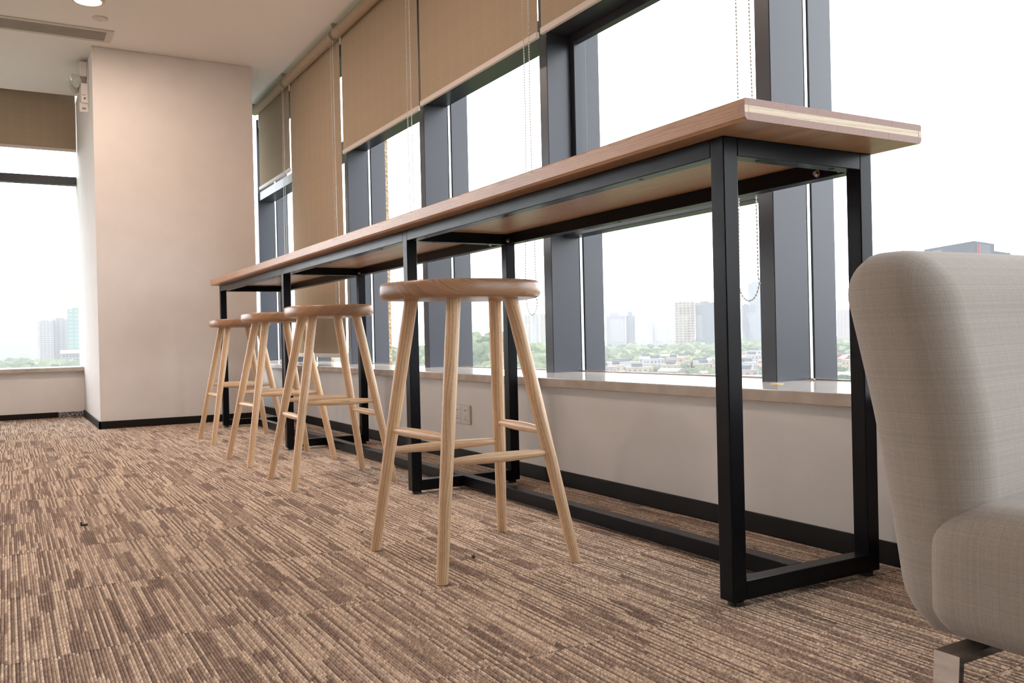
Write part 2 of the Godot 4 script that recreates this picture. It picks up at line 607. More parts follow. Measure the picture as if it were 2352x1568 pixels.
func window_bay(n: int, z_far: float, z_near: float, opening: bool) -> void:
	# z_far: near face of the far mullion; z_near: far face of the next one
	var w := structure("window_%d" % n)
	part(w, "mullion", round_box(Vector3(0.819, SILL - 0.02, z_far - 0.0656), Vector3(0.972, CEIL, z_far), 0.003, 1, 1), M.window_frame)
	part(w, "outer_fin", round_box(Vector3(0.996, SILL - 0.6, z_far - 0.0656), Vector3(1.106, 2.95, z_far), 0.003, 1, 1), M.window_frame)
	part(w, "gasket", box_mesh(Vector3(0.972, SILL, z_far - 0.06), Vector3(0.996, 2.66, z_far - 0.008)), M.gasket)
	part(w, "spacer_bar", box_mesh(Vector3(0.977, SILL + 0.002, z_far - 0.008), Vector3(0.9895, 2.65, z_far - 0.002)), M.spacer)
	part(w, "transom", round_box(Vector3(0.83, 1.957, z_far), Vector3(0.972, 2.037, z_near), 0.003, 1), M.window_frame)
	part(w, "head", round_box(Vector3(0.83, 2.652, z_far), Vector3(1.0, CEIL, z_near), 0.003, 1), M.window_frame)
	part(w, "pane", box_mesh(Vector3(0.979, SILL, z_far - 0.001), Vector3(0.985, 2.66, z_near)), M.glass)
	part(w, "bottom_bead", box_mesh(Vector3(0.968, SILL, z_far), Vector3(0.978, SILL + 0.005, z_near)), M.sill_stone)
	if opening:
		part(w, "lower_transom", round_box(Vector3(0.90, 1.035, z_far), Vector3(0.976, 1.085, z_near), 0.003, 1), M.window_frame)
		for s in [[z_far + 0.0005, z_far + 0.030], [z_near - 0.030, z_near - 0.0005]]:
			part(w, "sash_stile", round_box(Vector3(0.946, 1.085, s[0]), Vector3(1.012, 1.957, s[1]), 0.003, 1, 1), M.window_frame)
		part(w, "sash_rail", round_box(Vector3(0.938, 1.915, z_far + 0.030), Vector3(0.976, 1.957, z_near - 0.03), 0.003, 1), M.window_frame)

func make_windows() -> void:
	for i in MULL.size():
		var near: float = 6.0 if i == 0 else MULL[i - 1] - 0.0656
		window_bay(i + 1, MULL[i], near, i == 3)
	window_bay(8, -7.17, MULL[6] - 0.0656, false)
	for z in [MULL[5], MULL[6]]:
		var w := get_node("window_%d" % (6 if z == MULL[5] else 7))
		part(w, "peeling_film", box_mesh(Vector3(1.106, SILL - 0.5, z - 0.02), Vector3(1.128, 2.9, z - 0.001)), M.film)
	# window in the back wall, left of the pillar
	var b := structure("window_9")
	part(b, "pane", box_mesh(Vector3(-8.0, SILL, -7.425), Vector3(-0.742, 2.86, -7.419)), M.glass)
	part(b, "transom", round_box(Vector3(-8.0, 2.030, -7.40), Vector3(-0.742, 2.098, -7.30), 0.003, 1, 0), M.window_frame)
	for x in [-2.10, -3.43, -4.76, -6.09, -7.42]:
		part(b, "mullion", round_box(Vector3(x - 0.0656, SILL - 0.02, -7.41), Vector3(x, 2.86, -7.26), 0.003, 1, 1), M.window_frame)

# ------------------------------------------------------------------ blinds of the room
func chain_mesh(x: float, z: float, top: float, bottom: float, half: float, seed_: int) -> ArrayMesh:
	var r := RandomNumberGenerator.new()
	r.seed = seed_
	var pts := []
	var n := int((top - bottom) / 0.012)
	var ph := r.randf() * 6.0
	for i in n:
		var t := float(i) / n
		var y := top - (top - bottom - half * 1.6) * t
		var spread := half * (0.62 + 0.38 * smoothstep(0.55, 1.0, t)) + 0.002 * sin(t * 9.0 + ph)
		pts.append(Vector3(x + 0.004 * sin(t * 5.0 + ph), y, z - spread))
	for i in range(1, 16):
		var a := PI * i / 16.0
		pts.append(Vector3(x, bottom + half * 1.6 - half * 1.6 * sin(a), z - half * cos(a)))
	for i in n:
		var t := 1.0 - float(i) / n
		var y := top - (top - bottom - half * 1.6) * t
		var spread := half * (0.62 + 0.38 * smoothstep(0.55, 1.0, t)) + 0.002 * sin(t * 7.0 + ph)
		pts.append(Vector3(x - 0.005, y, z + spread))
	var st := begin()
	for i in pts.size() - 1:
		var a: Vector3 = pts[i]
		var b: Vector3 = pts[i + 1]
		add_lathe(st, a, b, [[0.0, 0.0011], [0.2, 0.0011], [0.30, 0.0028], [0.70, 0.0028], [0.80, 0.0011], [1.0, 0.0011]], 6, false)
	return st.commit()

func make_blind(z0: float, z1: float, bottom: float, label: String, seed_: int) -> void:
	var zc := (z0 + z1) / 2.0
	var o := thing("roller_blind", label, "blind", Vector3(0.665, 2.60, zc), 0.0, "roller blinds along the window wall")
	var h := (z1 - z0) / 2.0
	var off := Vector3(-0.665, -2.60, -zc)
	part(o, "roller_tube", lathe_mesh(Vector3(0.665, 2.672, z0 + 0.004) + off, Vector3(0.665, 2.672, z1 - 0.004) + off, [[0.0, 0.036], [1.0, 0.036]], 28), M.blind)
	# fabric hangs from the window side of the roll
	var st := begin()
	var amp := 0.004 if bottom < 1.0 else 0.0012
	var nz := 40
	var ny := 12
	var top := 2.672
	for s in [-1.0, 1.0]:
		for i in nz:
			for j in ny:
				var q := []
				var uv := []
				for k in [[0, 0], [1, 0], [1, 1], [0, 1]]:
					var tz := float(i + k[0]) / nz
					var ty := float(j + k[1]) / ny
					var wave := amp * ty * (sin(tz * 19.0 + seed_) + 0.6 * sin(tz * 41.0 + 1.3 * seed_))
					q.append(Vector3(0.7005 + wave + s * 0.0005, lerpf(top, bottom + 0.004, ty), lerpf(z0, z1, tz)) + off)
					uv.append(Vector2(lerpf(z0, z1, tz), lerpf(top, bottom, ty)))
				quad(st, q[0], q[1], q[2], q[3], Vector3(s, 0, 0), uv)
	part(o, "fabric", st.commit(), M.blind)
	part(o, "bottom_bar", round_box(Vector3(0.692, bottom, z0) + off, Vector3(0.709, bottom + 0.028, z1) + off, 0.004, 2), M.blind_bar)
	for z in [z0 - 0.007, z1 + 0.007]:
		var b := begin()
		add_box(b, Vector3(0.640, 2.735, z - 0.006) + off, Vector3(0.690, CEIL, z + 0.006) + off)
		add_lathe(b, Vector3(0.665, 2.672, z - 0.004) + off, Vector3(0.665, 2.672, z + 0.004) + off, [[0.0, 0.030], [1.0, 0.030]], 20)
		add_box(b, Vector3(0.652, 2.672, z - 0.002) + off, Vector3(0.678, 2.738, z + 0.002) + off)
		part(o, "bracket", b.commit(), M.bracket)
	part(o, "bead_chain", chain_mesh(0.0, z1 - 0.035 + off.z, 0.072, 0.68 - 2.60, 0.045, seed_), M.chain, Vector3(-0.003, 0, 0))

func make_blinds() -> void:
	make_blind(-6.62, -5.645, 1.968, "pale beige roller blind in the corner behind the pillar", 1)
	make_blind(-5.605, -4.405, 0.475, "beige roller blind pulled all the way down to the window sill", 2)
	make_blind(-4.365, -3.105, 1.858, "beige roller blind hanging half-way, beside the fully lowered one", 3)
	make_blind(-3.075, -1.845, 1.874, "beige half-lowered roller blind above the nearest wooden stool and wall socket", 4)
	make_blind(-1.815, -0.560, 1.880, "beige half-lowered roller blind over the table's overhanging end, long bead chain", 5)
	# blind over the window in the back wall
	var o := thing("back_roller_blind", "beige roller blind over the window left of the white pillar", "blind", Vector3(-1.42, 2.3, -7.15))
	part(o, "fabric", box_mesh(Vector3(-0.66, 0.0, -0.0005), Vector3(0.672, 0.52, 0.0005)), M.blind)
	part(o, "bottom_bar", round_box(Vector3(-0.66, -0.012, -0.008), Vector3(0.672, 0.014, 0.008), 0.004, 2, 0), M.blind_bar)
	part(o, "roller_tube", lathe_mesh(Vector3(-0.66, 0.52, 0.034), Vector3(0.66, 0.52, 0.034), [[0.0, 0.034], [1.0, 0.034]], 24), M.blind)

# ------------------------------------------------------------------ bar table
func make_table() -> void:
	var t := thing("bar_table", "long bar table with solid wood top on black steel frames along the windows", "table")
	var x0 := 0.0
	var D := 0.471
	var w := 0.0406
	var b := 0.012
	var zs := [0.0, -1.69, -3.394, -5.008]
	for k in 4:
		var z: float = zs[k]
		for x in [0.0, D - w]:
			part(t, "leg", round_box(Vector3(x, b, z - w), Vector3(x + w, 1.0, z), 0.0025, 2, 1), M.powder_steel)
			var fx: float = 0.006 if x == 0.0 else -0.006
			part(t, "foot", lathe_mesh(Vector3(x + w / 2 + fx, 0.0, z - w / 2), Vector3(x + w / 2 + fx, b, z - w / 2), [[0.0, 0.017], [0.7, 0.017], [0.72, 0.008], [1.0, 0.008]], 16), M.black_plastic)
		part(t, "cross_rail", round_box(Vector3(w, 1.0 - w, z - w), Vector3(D - w, 1.0, z), 0.002, 2, 0), M.powder_steel)
		part(t, "floor_rail", round_box(Vector3(w, b, z - w), Vector3(D - w, b + w, z), 0.002, 2, 0), M.powder_steel)
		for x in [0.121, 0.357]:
			part(t, "screw", lathe_mesh(Vector3(x, 1.0 - w - 0.0012, z - w / 2), Vector3(x, 1.0 - w + 0.001, z - w / 2), [[0.0, 0.0065], [1.0, 0.0065]], 14), M.black_plastic)  # black disc stands in for the shaded mouth of a drilled hole
	for k in 3:
		var za: float = zs[k] - w
		var zb: float = zs[k + 1]
		for x in [0.0, D - w]:
			part(t, "long_rail", round_box(Vector3(x, 1.0 - w, zb), Vector3(x + w, 1.0, za), 0.002, 2, 2), M.powder_steel)
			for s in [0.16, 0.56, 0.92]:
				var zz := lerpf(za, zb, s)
				part(t, "screw", lathe_mesh(Vector3(x + w / 2, 1.0 - w - 0.0012, zz), Vector3(x + w / 2, 1.0 - w + 0.001, zz), [[0.0, 0.0055], [1.0, 0.0055]], 12), M.black_plastic)  # hole under the rail, its dark inside put into a black disc
			var s1 := 1.0 if x == 0.0 else -1.0
			var xf: float = w if x == 0.0 else D - w
			for e in [za - 0.018, za - 0.085, zb + 0.02]:
				part(t, "bolt", lathe_mesh(Vector3(xf - s1 * 0.002, 0.972, e), Vector3(xf + s1 * 0.010, 0.972, e), [[0.0, 0.0095], [0.3, 0.0095], [0.32, 0.006], [1.0, 0.0055]], 12), M.bolt_metal)
		part(t, "floor_stretcher", round_box(Vector3(0.2152, b, zb), Vector3(0.2558, b + w, za), 0.002, 2, 2), M.powder_steel)
	# wooden top: three glued layers of staves, in two lengths
	var r := RandomNumberGenerator.new()
	r.seed = 12
	var tx0 := -0.0484
	var tx1 := 0.4758
	for half in 2:
		var za := 0.1225 if half == 0 else -2.578
		var zb := -2.577 if half == 0 else -5.055
		var core := part(t, "core_layer", round_box(Vector3(tx0 + 0.0005, 1.0145, zb), Vector3(tx1 - 0.0005, 1.029, za), 0.0006, 1, 0, 1, 0, Vector2(0.05, -0.97)), M.core_wood)
		var cuts := [tx0, 0.045, 0.132, 0.205, 0.29, 0.372, tx1] if half == 0 else [tx0, 0.03, 0.12, 0.21, 0.30, 0.39, tx1]
		for layer in 2:
			for i in 6:
				var y0 := 1.0 if layer == 0 else 1.029
				var y1 := 1.0145 if layer == 0 else 1.0429
				var dx: float = 0.0 if layer == 0 or i == 0 else 0.012
				var a: float = cuts[i] + dx
				var c: float = cuts[i + 1] + (0.012 if layer == 1 and i < 5 else 0.0)
				part(core, "stave", stave_mesh(Vector3(a, y0, zb), Vector3(c, y1, za), r.randf() * 3.0, r.randf() * 2.0, i == 0, i == 5, layer), null)
		# front and back lippings cover the layers
		for s in 2:
			var xa := tx0 - 0.010 if s == 0 else tx1
			var poly := PackedVector2Array([Vector2(0.0, 0.006), Vector2(0.006, 0.0), Vector2(0.010, 0.0), Vector2(0.010, 0.0429), Vector2(0.003, 0.0429), Vector2(0.0, 0.040)])
			if s == 1:
				for i in poly.size():
					poly[i].x = 0.010 - poly[i].x
			var zn := za - 0.018 if half == 0 else za
			part(t, "lipping", prism(poly, Vector3.RIGHT, Vector3.UP, Vector3.BACK, zb, zn, Vector3(xa, 1.0, 0)), M.top_wood)
			if half == 0:
				var lo := PackedVector2Array([Vector2(0.0, 0.006), Vector2(0.006, 0.0), Vector2(0.010, 0.0), Vector2(0.010, 0.0145), Vector2(0.0, 0.0145)])
				var hi := PackedVector2Array([Vector2(0.0, 0.029), Vector2(0.010, 0.029), Vector2(0.010, 0.0429), Vector2(0.003, 0.0429), Vector2(0.0, 0.040)])
				if s == 1:
					for i in 5:
						lo[i].x = 0.010 - lo[i].x
						hi[i].x = 0.010 - hi[i].x
				for q in [lo, hi]:
					var cap := prism(q, Vector3.RIGHT, Vector3.UP, Vector3.BACK, za - 0.0015, za, Vector3(xa, 1.0, 0))
					var le := part(t, "lipping_end", prism(q, Vector3.RIGHT, Vector3.UP, Vector3.BACK, zn, za - 0.0015, Vector3(xa, 1.0, 0)), M.top_wood)
					part(le, "end_face", cap, M.end_grain)
				var cb := part(t, "core_end_block", box_mesh(Vector3(xa + 0.0002, 1.0145, zn), Vector3(xa + 0.0098, 1.029, za - 0.0015)), M.end_grain)
				part(cb, "end_face", box_mesh(Vector3(xa + 0.0002, 1.0145, za - 0.0015), Vector3(xa + 0.0098, 1.029, za)), M.core_wood)

func stave_mesh(lo: Vector3, hi: Vector3, u0: float, v0: float, _first: bool, _last: bool, _layer: int) -> ArrayMesh:
	var long := begin()
	var ends := begin()
	var g := 0.0002
	lo.x += g
	hi.x -= g
	var cx := [lo.x, hi.x]
	var cy := [lo.y, hi.y]
	quad(long, Vector3(cx[0], cy[0], lo.z), Vector3(cx[1], cy[0], lo.z), Vector3(cx[1], cy[0], hi.z), Vector3(cx[0], cy[0], hi.z), Vector3.DOWN, [Vector2(lo.z + u0, v0), Vector2(lo.z + u0, v0 + hi.x - lo.x), Vector2(hi.z + u0, v0 + hi.x - lo.x), Vector2(hi.z + u0, v0)])
	quad(long, Vector3(cx[0], cy[1], lo.z), Vector3(cx[1], cy[1], lo.z), Vector3(cx[1], cy[1], hi.z), Vector3(cx[0], cy[1], hi.z), Vector3.UP, [Vector2(lo.z + u0, v0), Vector2(lo.z + u0, v0 + hi.x - lo.x), Vector2(hi.z + u0, v0 + hi.x - lo.x), Vector2(hi.z + u0, v0)])
	for s in 2:
		quad(long, Vector3(cx[s], cy[0], lo.z), Vector3(cx[s], cy[1], lo.z), Vector3(cx[s], cy[1], hi.z), Vector3(cx[s], cy[0], hi.z), Vector3(-1 if s == 0 else 1, 0, 0), [Vector2(lo.z + u0, v0), Vector2(lo.z + u0, v0 + 0.015), Vector2(hi.z + u0, v0 + 0.015), Vector2(hi.z + u0, v0)])
		var z := lo.z if s == 0 else hi.z
		quad(ends, Vector3(cx[0], cy[0], z), Vector3(cx[1], cy[0], z), Vector3(cx[1], cy[1], z), Vector3(cx[0], cy[1], z), Vector3(0, 0, -1 if s == 0 else 1), [Vector2(u0, v0), Vector2(u0 + hi.x - lo.x, v0), Vector2(u0 + hi.x - lo.x, v0 + hi.y - lo.y), Vector2(u0, v0 + hi.y - lo.y)])
	long.set_material(M.top_wood)
	ends.set_material(M.end_grain)
	var m: ArrayMesh = long.commit()
	ends.commit(m)
	return m

# ------------------------------------------------------------------ stools
func seat_outline(t: float) -> Vector2:
	# x along the width, y along the depth (positive = the narrower, rounder side)
	var c := cos(t)
	var s := sin(t)
	var e := 0.72
	var x := signf(c) * pow(absf(c), e)
	var y := signf(s) * pow(absf(s), e)
	return Vector2(x * 0.210 * (1.0 - 0.20 * y), y * 0.170)

func make_seat() -> ArrayMesh:
	var n := 72
	var base := []
	for i in n:
		base.append(seat_outline(TAU * i / n))
	# rings: inset, height
	var rings := [[0.5, 0.0], [0.020, 0.0], [0.012, 0.0012], [0.006, 0.004], [0.002, 0.009], [0.0, 0.016], [0.0, 0.036], [0.002, 0.041], [0.006, 0.0445], [0.012, 0.0460], [0.04, 0.0455], [0.5, 0.0435]]
	var st := begin()
	st.set_smooth_group(0)
	var pos := []
	for rg in rings:
		var row := []
		for i in n:
			var p: Vector2 = base[i]
			if rg[0] >= 0.5:
				row.append(Vector3(p.x * 0.02, rg[1], p.y * 0.02))
			else:
				var q: Vector2 = base[(i + 1) % n]
				var o: Vector2 = base[(i + n - 1) % n]
				var e := (q - o).normalized()
				var nn := Vector2(e.y, -e.x)
				if nn.dot(p) < 0.0:
					nn = -nn
				var w: Vector2 = p - nn * rg[0]
				row.append(Vector3(w.x, rg[1], w.y))
		pos.append(row)
	for k in rings.size() - 1:
		for i in n:
			var j := (i + 1) % n
			var v := [pos[k][i], pos[k][j], pos[k + 1][j], pos[k + 1][i]]
			var out: Vector3 = (v[0] + v[1] + v[2] + v[3]) / 4.0 - Vector3(0, 0.023, 0)
			if k == 0:
				out = Vector3.DOWN
			elif k >= rings.size() - 3:
				out = Vector3.UP
			var order := [0, 1, 2, 0, 2, 3]
			if ((v[1] - v[0]) as Vector3).cross(v[2] - v[0]).dot(out) > 0.0:
				order = [0, 2, 1, 0, 3, 2]
			for q in order:
				var w: Vector3 = v[q]
				st.set_uv(Vector2(w.x + 0.25, w.z + w.y * 1.1 + 0.22))
				st.add_vertex(w)
	st.generate_normals()
	return st.commit()

var stool_seat: ArrayMesh

func make_stool(label: String, at: Vector3, turn: float, seed_: int) -> void:
	# local x = seat width, local z = towards the narrow side
	var o := thing("bar_stool", label, "stool", at, turn, "wooden bar stools along the table")
	var hu := 0.690
	part(o, "seat", stool_seat, M.seat_wood, Vector3(0, hu, 0.0))
	var r := RandomNumberGenerator.new()
	r.seed = seed_
	var feet := {}
	var tops := {}
	for sx in [-1, 1]:
		for sz in [-1, 1]:
			var f := Vector3(sx * (0.2022 if sz < 0 else 0.1914), 0, sz * 0.2096)
			var t := Vector3(sx * (0.1292 if sz < 0 else 0.0839), hu, sz * 0.0864)
			feet[[sx, sz]] = f
			tops[[sx, sz]] = t
			var d := (t - f).normalized()
			# cut level with the floor: the bar starts below and the sole is the lowest ring
			var st := begin()
			add_lathe(st, f, t + d * 0.012, [[0.0, 0.0142], [0.004, 0.0146], [0.25, 0.0160], [0.55, 0.0178], [0.85, 0.0187], [1.0, 0.0186]], 24, true, Vector2(r.randf_range(0.0, 0.2), r.randf() * 0.5))
			var leg := st.commit()
			part(o, "leg", level_foot(leg), M.leg_wood)
	for s in [-1, 1]:
		# along the depth, higher
		var y := 0.338 / hu
		var a: Vector3 = feet[[s, -1]].lerp(tops[[s, -1]], y)
		var b: Vector3 = feet[[s, 1]].lerp(tops[[s, 1]], y)
		part(o, "stretcher", lathe_mesh(a, b, spindle(), 16, Vector2(r.randf() * 0.5, r.randf() * 0.5)), M.leg_wood)
		var y2 := 0.281 / hu
		var c: Vector3 = feet[[-1, s]].lerp(tops[[-1, s]], y2)
		var d2: Vector3 = feet[[1, s]].lerp(tops[[1, s]], y2)
		part(o, "stretcher", lathe_mesh(c, d2, spindle(), 16, Vector2(r.randf() * 0.5, r.randf() * 0.5)), M.leg_wood)

func spindle() -> Array:
	var a := []
	for i in 17:
		var t := i / 16.0
		a.append([t, 0.0072 + 0.0062 * pow(sin(PI * t), 0.8)])
	return a

func level_foot(m: ArrayMesh) -> ArrayMesh:
	var arr := m.surface_get_arrays(0)
	var v: PackedVector3Array = arr[Mesh.ARRAY_VERTEX]
	for i in v.size():
		if v[i].y < 0.02:
			v[i].y = 0.0 if v[i].y < 0.0065 else v[i].y
	arr[Mesh.ARRAY_VERTEX] = v
	var out := ArrayMesh.new()
	out.add_surface_from_arrays(Mesh.PRIMITIVE_TRIANGLES, arr)
	return out

func make_stools() -> void:
	stool_seat = make_seat()
	make_stool("light wooden bar stool standing apart, beside the table's near span and wall socket", Vector3(-0.237, 0, -0.7335), -0.010, 1)
	make_stool("light wooden bar stool, first of the row of three, farthest from the pillar", Vector3(-0.134, 0, -2.2485), -PI / 2 - 0.024, 2)
	make_stool("light wooden bar stool in the middle of the row of three", Vector3(-0.1275, 0, -3.0592), -PI / 2 + 0.042, 3)
	make_stool("light wooden bar stool closest to the white pillar", Vector3(-0.0734, 0, -4.1447), -PI / 2 + 0.016, 4)

# ------------------------------------------------------------------ armchair
func make_armchair() -> void:
	var o := thing("armchair", "low greige fabric lounge chair on flat chrome legs by the table end", "armchair", Vector3(0.07, 0, 0.95))
	# backrest: leans away from the seat, wide at the top
	part(o, "backrest", round_box(Vector3(-0.357, 0.170, -0.385 + 0.034), Vector3(0.361, 0.692, -0.385 + 0.205), 0.074, 6, 1, 10, 1), M.upholstery)
	part(o, "seat_cushion", round_box(Vector3(-0.359, 0.180, -0.310), Vector3(0.359, 0.352, 0.330), 0.050, 5, 0, 8, 2), M.upholstery)
	part(o, "base_panel", box_mesh(Vector3(-0.22, 0.171, -0.285), Vector3(0.22, 0.184, 0.27)), M.black_plastic)
	# two bent flat-bar leg frames
	for z in [-0.262, 0.235]:
		var st := begin()
		var w := 0.0175
		var out := PackedVector2Array([Vector2(-0.382, 0.0), Vector2(-0.366, 0.171), Vector2(0.366, 0.171), Vector2(0.382, 0.0), Vector2(0.372, 0.0), Vector2(0.357, 0.161), Vector2(-0.357, 0.161), Vector2(-0.372, 0.0)])
		add_prism(st, out, Vector3.RIGHT, Vector3.UP, Vector3.BACK, z - w, z + w)
		part(o, "leg_frame", st.commit(), M.chrome)

# ------------------------------------------------------------------ fittings
func make_fittings() -> void:
	# ceiling air vent: frame and long slats
	var v := thing("ceiling_vent", "long white slatted air vent set into the ceiling before the pillar", "vent", Vector3(-1.9, CEIL, -5.29))
	var x0 := -1.30
	var x1 := 1.27
	for q in [[Vector3(x0, -0.008, -0.135), Vector3(x1, 0.002, -0.092)], [Vector3(x0, -0.008, 0.092), Vector3(x1, 0.002, 0.130)], [Vector3(x1 - 0.045, -0.008, -0.092), Vector3(x1, 0.002, 0.092)], [Vector3(x0, -0.008, -0.092), Vector3(x0 + 0.045, 0.002, 0.092)]]:
		part(v, "frame", round_box(q[0], q[1], 0.002, 1, 0), M.vent_plastic)
	for i in 9:
		var z := -0.084 + i * 0.021
		part(v, "slat", box_mesh(Vector3(x0 + 0.045, -0.010, z - 0.0068), Vector3(x1 - 0.045, -0.004, z + 0.0068)), M.vent_slat)
	part(v, "backing", box_mesh(Vector3(x0 + 0.045, -0.003, -0.092), Vector3(x1 - 0.045, -0.001, 0.092)), M.vent_dark)
	# detector
	var d := thing("smoke_detector", "small round white disc fixed to the ceiling beside the downlight", "detector", Vector3(-0.737, CEIL, -4.942))
	part(d, "body", lathe_mesh(Vector3(0, -0.014, 0), Vector3(0, 0.0, 0), [[0.0, 0.034], [0.25, 0.044], [0.7, 0.047], [1.0, 0.047]], 28), M.white_plastic)
	part(d, "lens", lathe_mesh(Vector3(0, -0.016, 0), Vector3(0, -0.013, 0), [[0.0, 0.006], [1.0, 0.008]], 14), M.vent_plastic)
	# emergency light on the pillar's side
	var e := thing("emergency_light", "white emergency light box with round lamp heads on the pillar's side", "light", Vector3(-0.742, 2.40, -5.98))
	part(e, "battery_box", round_box(Vector3(-0.052, 0.0, -0.13), Vector3(-0.004, 0.15, 0.13), 0.006, 2, 1), M.white_plastic)
	part(e, "back_plate", round_box(Vector3(-0.008, -0.002, -0.125), Vector3(0.0, 0.31, 0.125), 0.002, 1, 1), M.white_plastic)
	part(e, "upper_housing", round_box(Vector3(-0.058, 0.20, -0.12), Vector3(-0.008, 0.312, 0.12), 0.005, 2, 1), M.white_plastic)
	for z in [-0.085, 0.085]:
		var c := Vector3(-0.052, 0.185, z)
		var n := Vector3(-0.86, -0.42, 0.28 * signf(z)).normalized()
		var head := part(e, "lamp_head", lathe_mesh(c, c + n * 0.045, [[0.0, 0.020], [0.35, 0.040], [1.0, 0.052]], 22), M.white_plastic)
		part(head, "lens", lathe_mesh(c + n * 0.0452, c + n * 0.068, [[0.0, 0.051], [0.5, 0.044], [0.85, 0.026], [1.0, 0.008]], 22), M.clear_plastic)
	part(e, "test_button", lathe_mesh(Vector3(-0.028, 0.035, 0.129), Vector3(-0.028, 0.035, 0.135), [[0.0, 0.007], [1.0, 0.006]], 12), M.black_plastic)
	part(e, "label_slot", box_mesh(Vector3(-0.046, 0.058, 0.1295), Vector3(-0.022, 0.062, 0.131)), M.vent_dark)
	var tg := part(e, "paper_tag", box_mesh(Vector3(-0.062, -0.062, 0.116), Vector3(-0.004, 0.004, 0.117)), M.paper)
	part(tg, "print", box_mesh(Vector3(-0.046, -0.044, 0.1172), Vector3(-0.020, -0.030, 0.1174)), M.ink)
	# wall socket below the sill
	var s := thing("wall_socket", "double white wall socket below the window sill behind the stool", "socket", Vector3(0.571, 0.225, -2.385))
	for k in 2:
		var z := -0.041 + 0.082 * k
		var pl := part(s, "faceplate", round_box(Vector3(-0.010, -0.045, z - 0.0408), Vector3(0.0, 0.045, z + 0.0408), 0.003, 2, 1), M.white_plastic)
		part(pl, "module", round_box(Vector3(-0.0115, -0.037, z - 0.026), Vector3(-0.009, 0.037, z + 0.026), 0.001, 1, 1), M.white_plastic)
		for q in [[0.020, -0.0065], [0.020, 0.0065], [-0.008, 0.0], [-0.022, -0.008], [-0.022, 0.008]]:
			part(pl, "slot", box_mesh(Vector3(-0.0121, q[0] - 0.0035, z + q[1] - 0.0013), Vector3(-0.0113, q[0] + 0.0035, z + q[1] + 0.0013)), M.black_plastic)
	# small things on the sill and the carpet
	solo("yellow_sticker", lathe_mesh(Vector3(0, 0, 0), Vector3(0, 0.0012, 0), [[0.0, 0.020], [1.0, 0.019]], 14), M.yellow, "small yellow dab lying on the window sill by a mullion", "sticker", Vector3(0.735, SILL, -0.56))
	solo("loose_screw", lathe_mesh(Vector3(0, 0.003, 0), Vector3(0.022, 0.003, 0.022), [[0.0, 0.0], [0.05, 0.0015], [0.8, 0.0018], [0.84, 0.0042], [1.0, 0.0030]], 8), M.bolt_metal, "tiny loose screw lying on the window sill near a mullion foot", "screw", Vector3(0.915, SILL, -0.61))
	var clip := begin()
	add_box(clip, Vector3(-0.012, 0, -0.004), Vector3(0.010, 0.006, 0.004))
	add_box(clip, Vector3(-0.012, 0.004, -0.003), Vector3(-0.007, 0.013, 0.003))
	solo("plastic_clip", clip.commit(), M.black_plastic, "small black plastic bit lying alone on the open carpet", "debris", Vector3(-1.109, 0.0, -1.824))
	solo("crumb", lathe_mesh(Vector3(-0.006, 0.006, 0), Vector3(0.006, 0.006, 0.003), [[0.0, 0.001], [0.3, 0.005], [0.7, 0.0055], [1.0, 0.001]], 8), M.dry_leaf, "dark grey crumb on the carpet under the stool standing apart", "debris", Vector3(-0.256, 0.0, -0.700))
	for q in [[Vector3(-0.391, 0.001, -1.17), 0.4, "curled dry leaf scrap on the carpet behind the stool standing apart"], [Vector3(-0.211, 0.001, -1.025), 1.5, "thin upright leaf scrap on the carpet between stool and table"]]:
		var lf := begin()
		add_lathe(lf, Vector3(-0.010, 0.002, 0), Vector3(0.010, 0.006, 0), [[0.0, 0.0005], [0.3, 0.003], [0.6, 0.002], [1.0, 0.0004]], 6)
		var lo := solo("leaf_scrap", lf.commit(), M.dry_leaf, q[2], "debris", q[0])
		lo.rotation.y = q[1]

func make_downlights() -> void:
	var spots := []
	for q in [[-0.83, -4.648], [-0.83, -2.35], [-3.0, -4.648], [-3.0, -2.35], [-3.0, -0.05]]:
		spots.append(Vector3(q[0], CEIL, q[1]))
	for i in spots.size():
		var o := thing("downlight", "round recessed ceiling downlight glowing warm white", "lamp", spots[i], 0.0, "recessed ceiling downlights")
		part(o, "trim_ring", lathe_mesh(Vector3(0, -0.008, 0), Vector3(0, 0.0, 0), [[0.0, 0.082], [0.0, 0.094], [0.5, 0.097], [1.0, 0.098]], 32), M.white_plastic)
		part(o, "diffuser", lathe_mesh(Vector3(0, -0.0095, 0), Vector3(0, -0.0005, 0), [[0.0, 0.078], [1.0, 0.080]], 32), M.lamp_glow)
		var l := AreaLight3D.new()
		l.name = "downlight_source"
		l.area_size = Vector2(0.15, 0.15)
		l.light_color = LAMP_COLOR
		l.light_energy = LAMP_ENERGY
		l.area_range = 12.0
		l.area_attenuation = 2.0
		l.shadow_enabled = true
		l.rotation_degrees.x = -90
		l.position = Vector3(0, -0.014, 0)
		o.add_child(l)

# ------------------------------------------------------------------ outside
const GROUND := -30.0

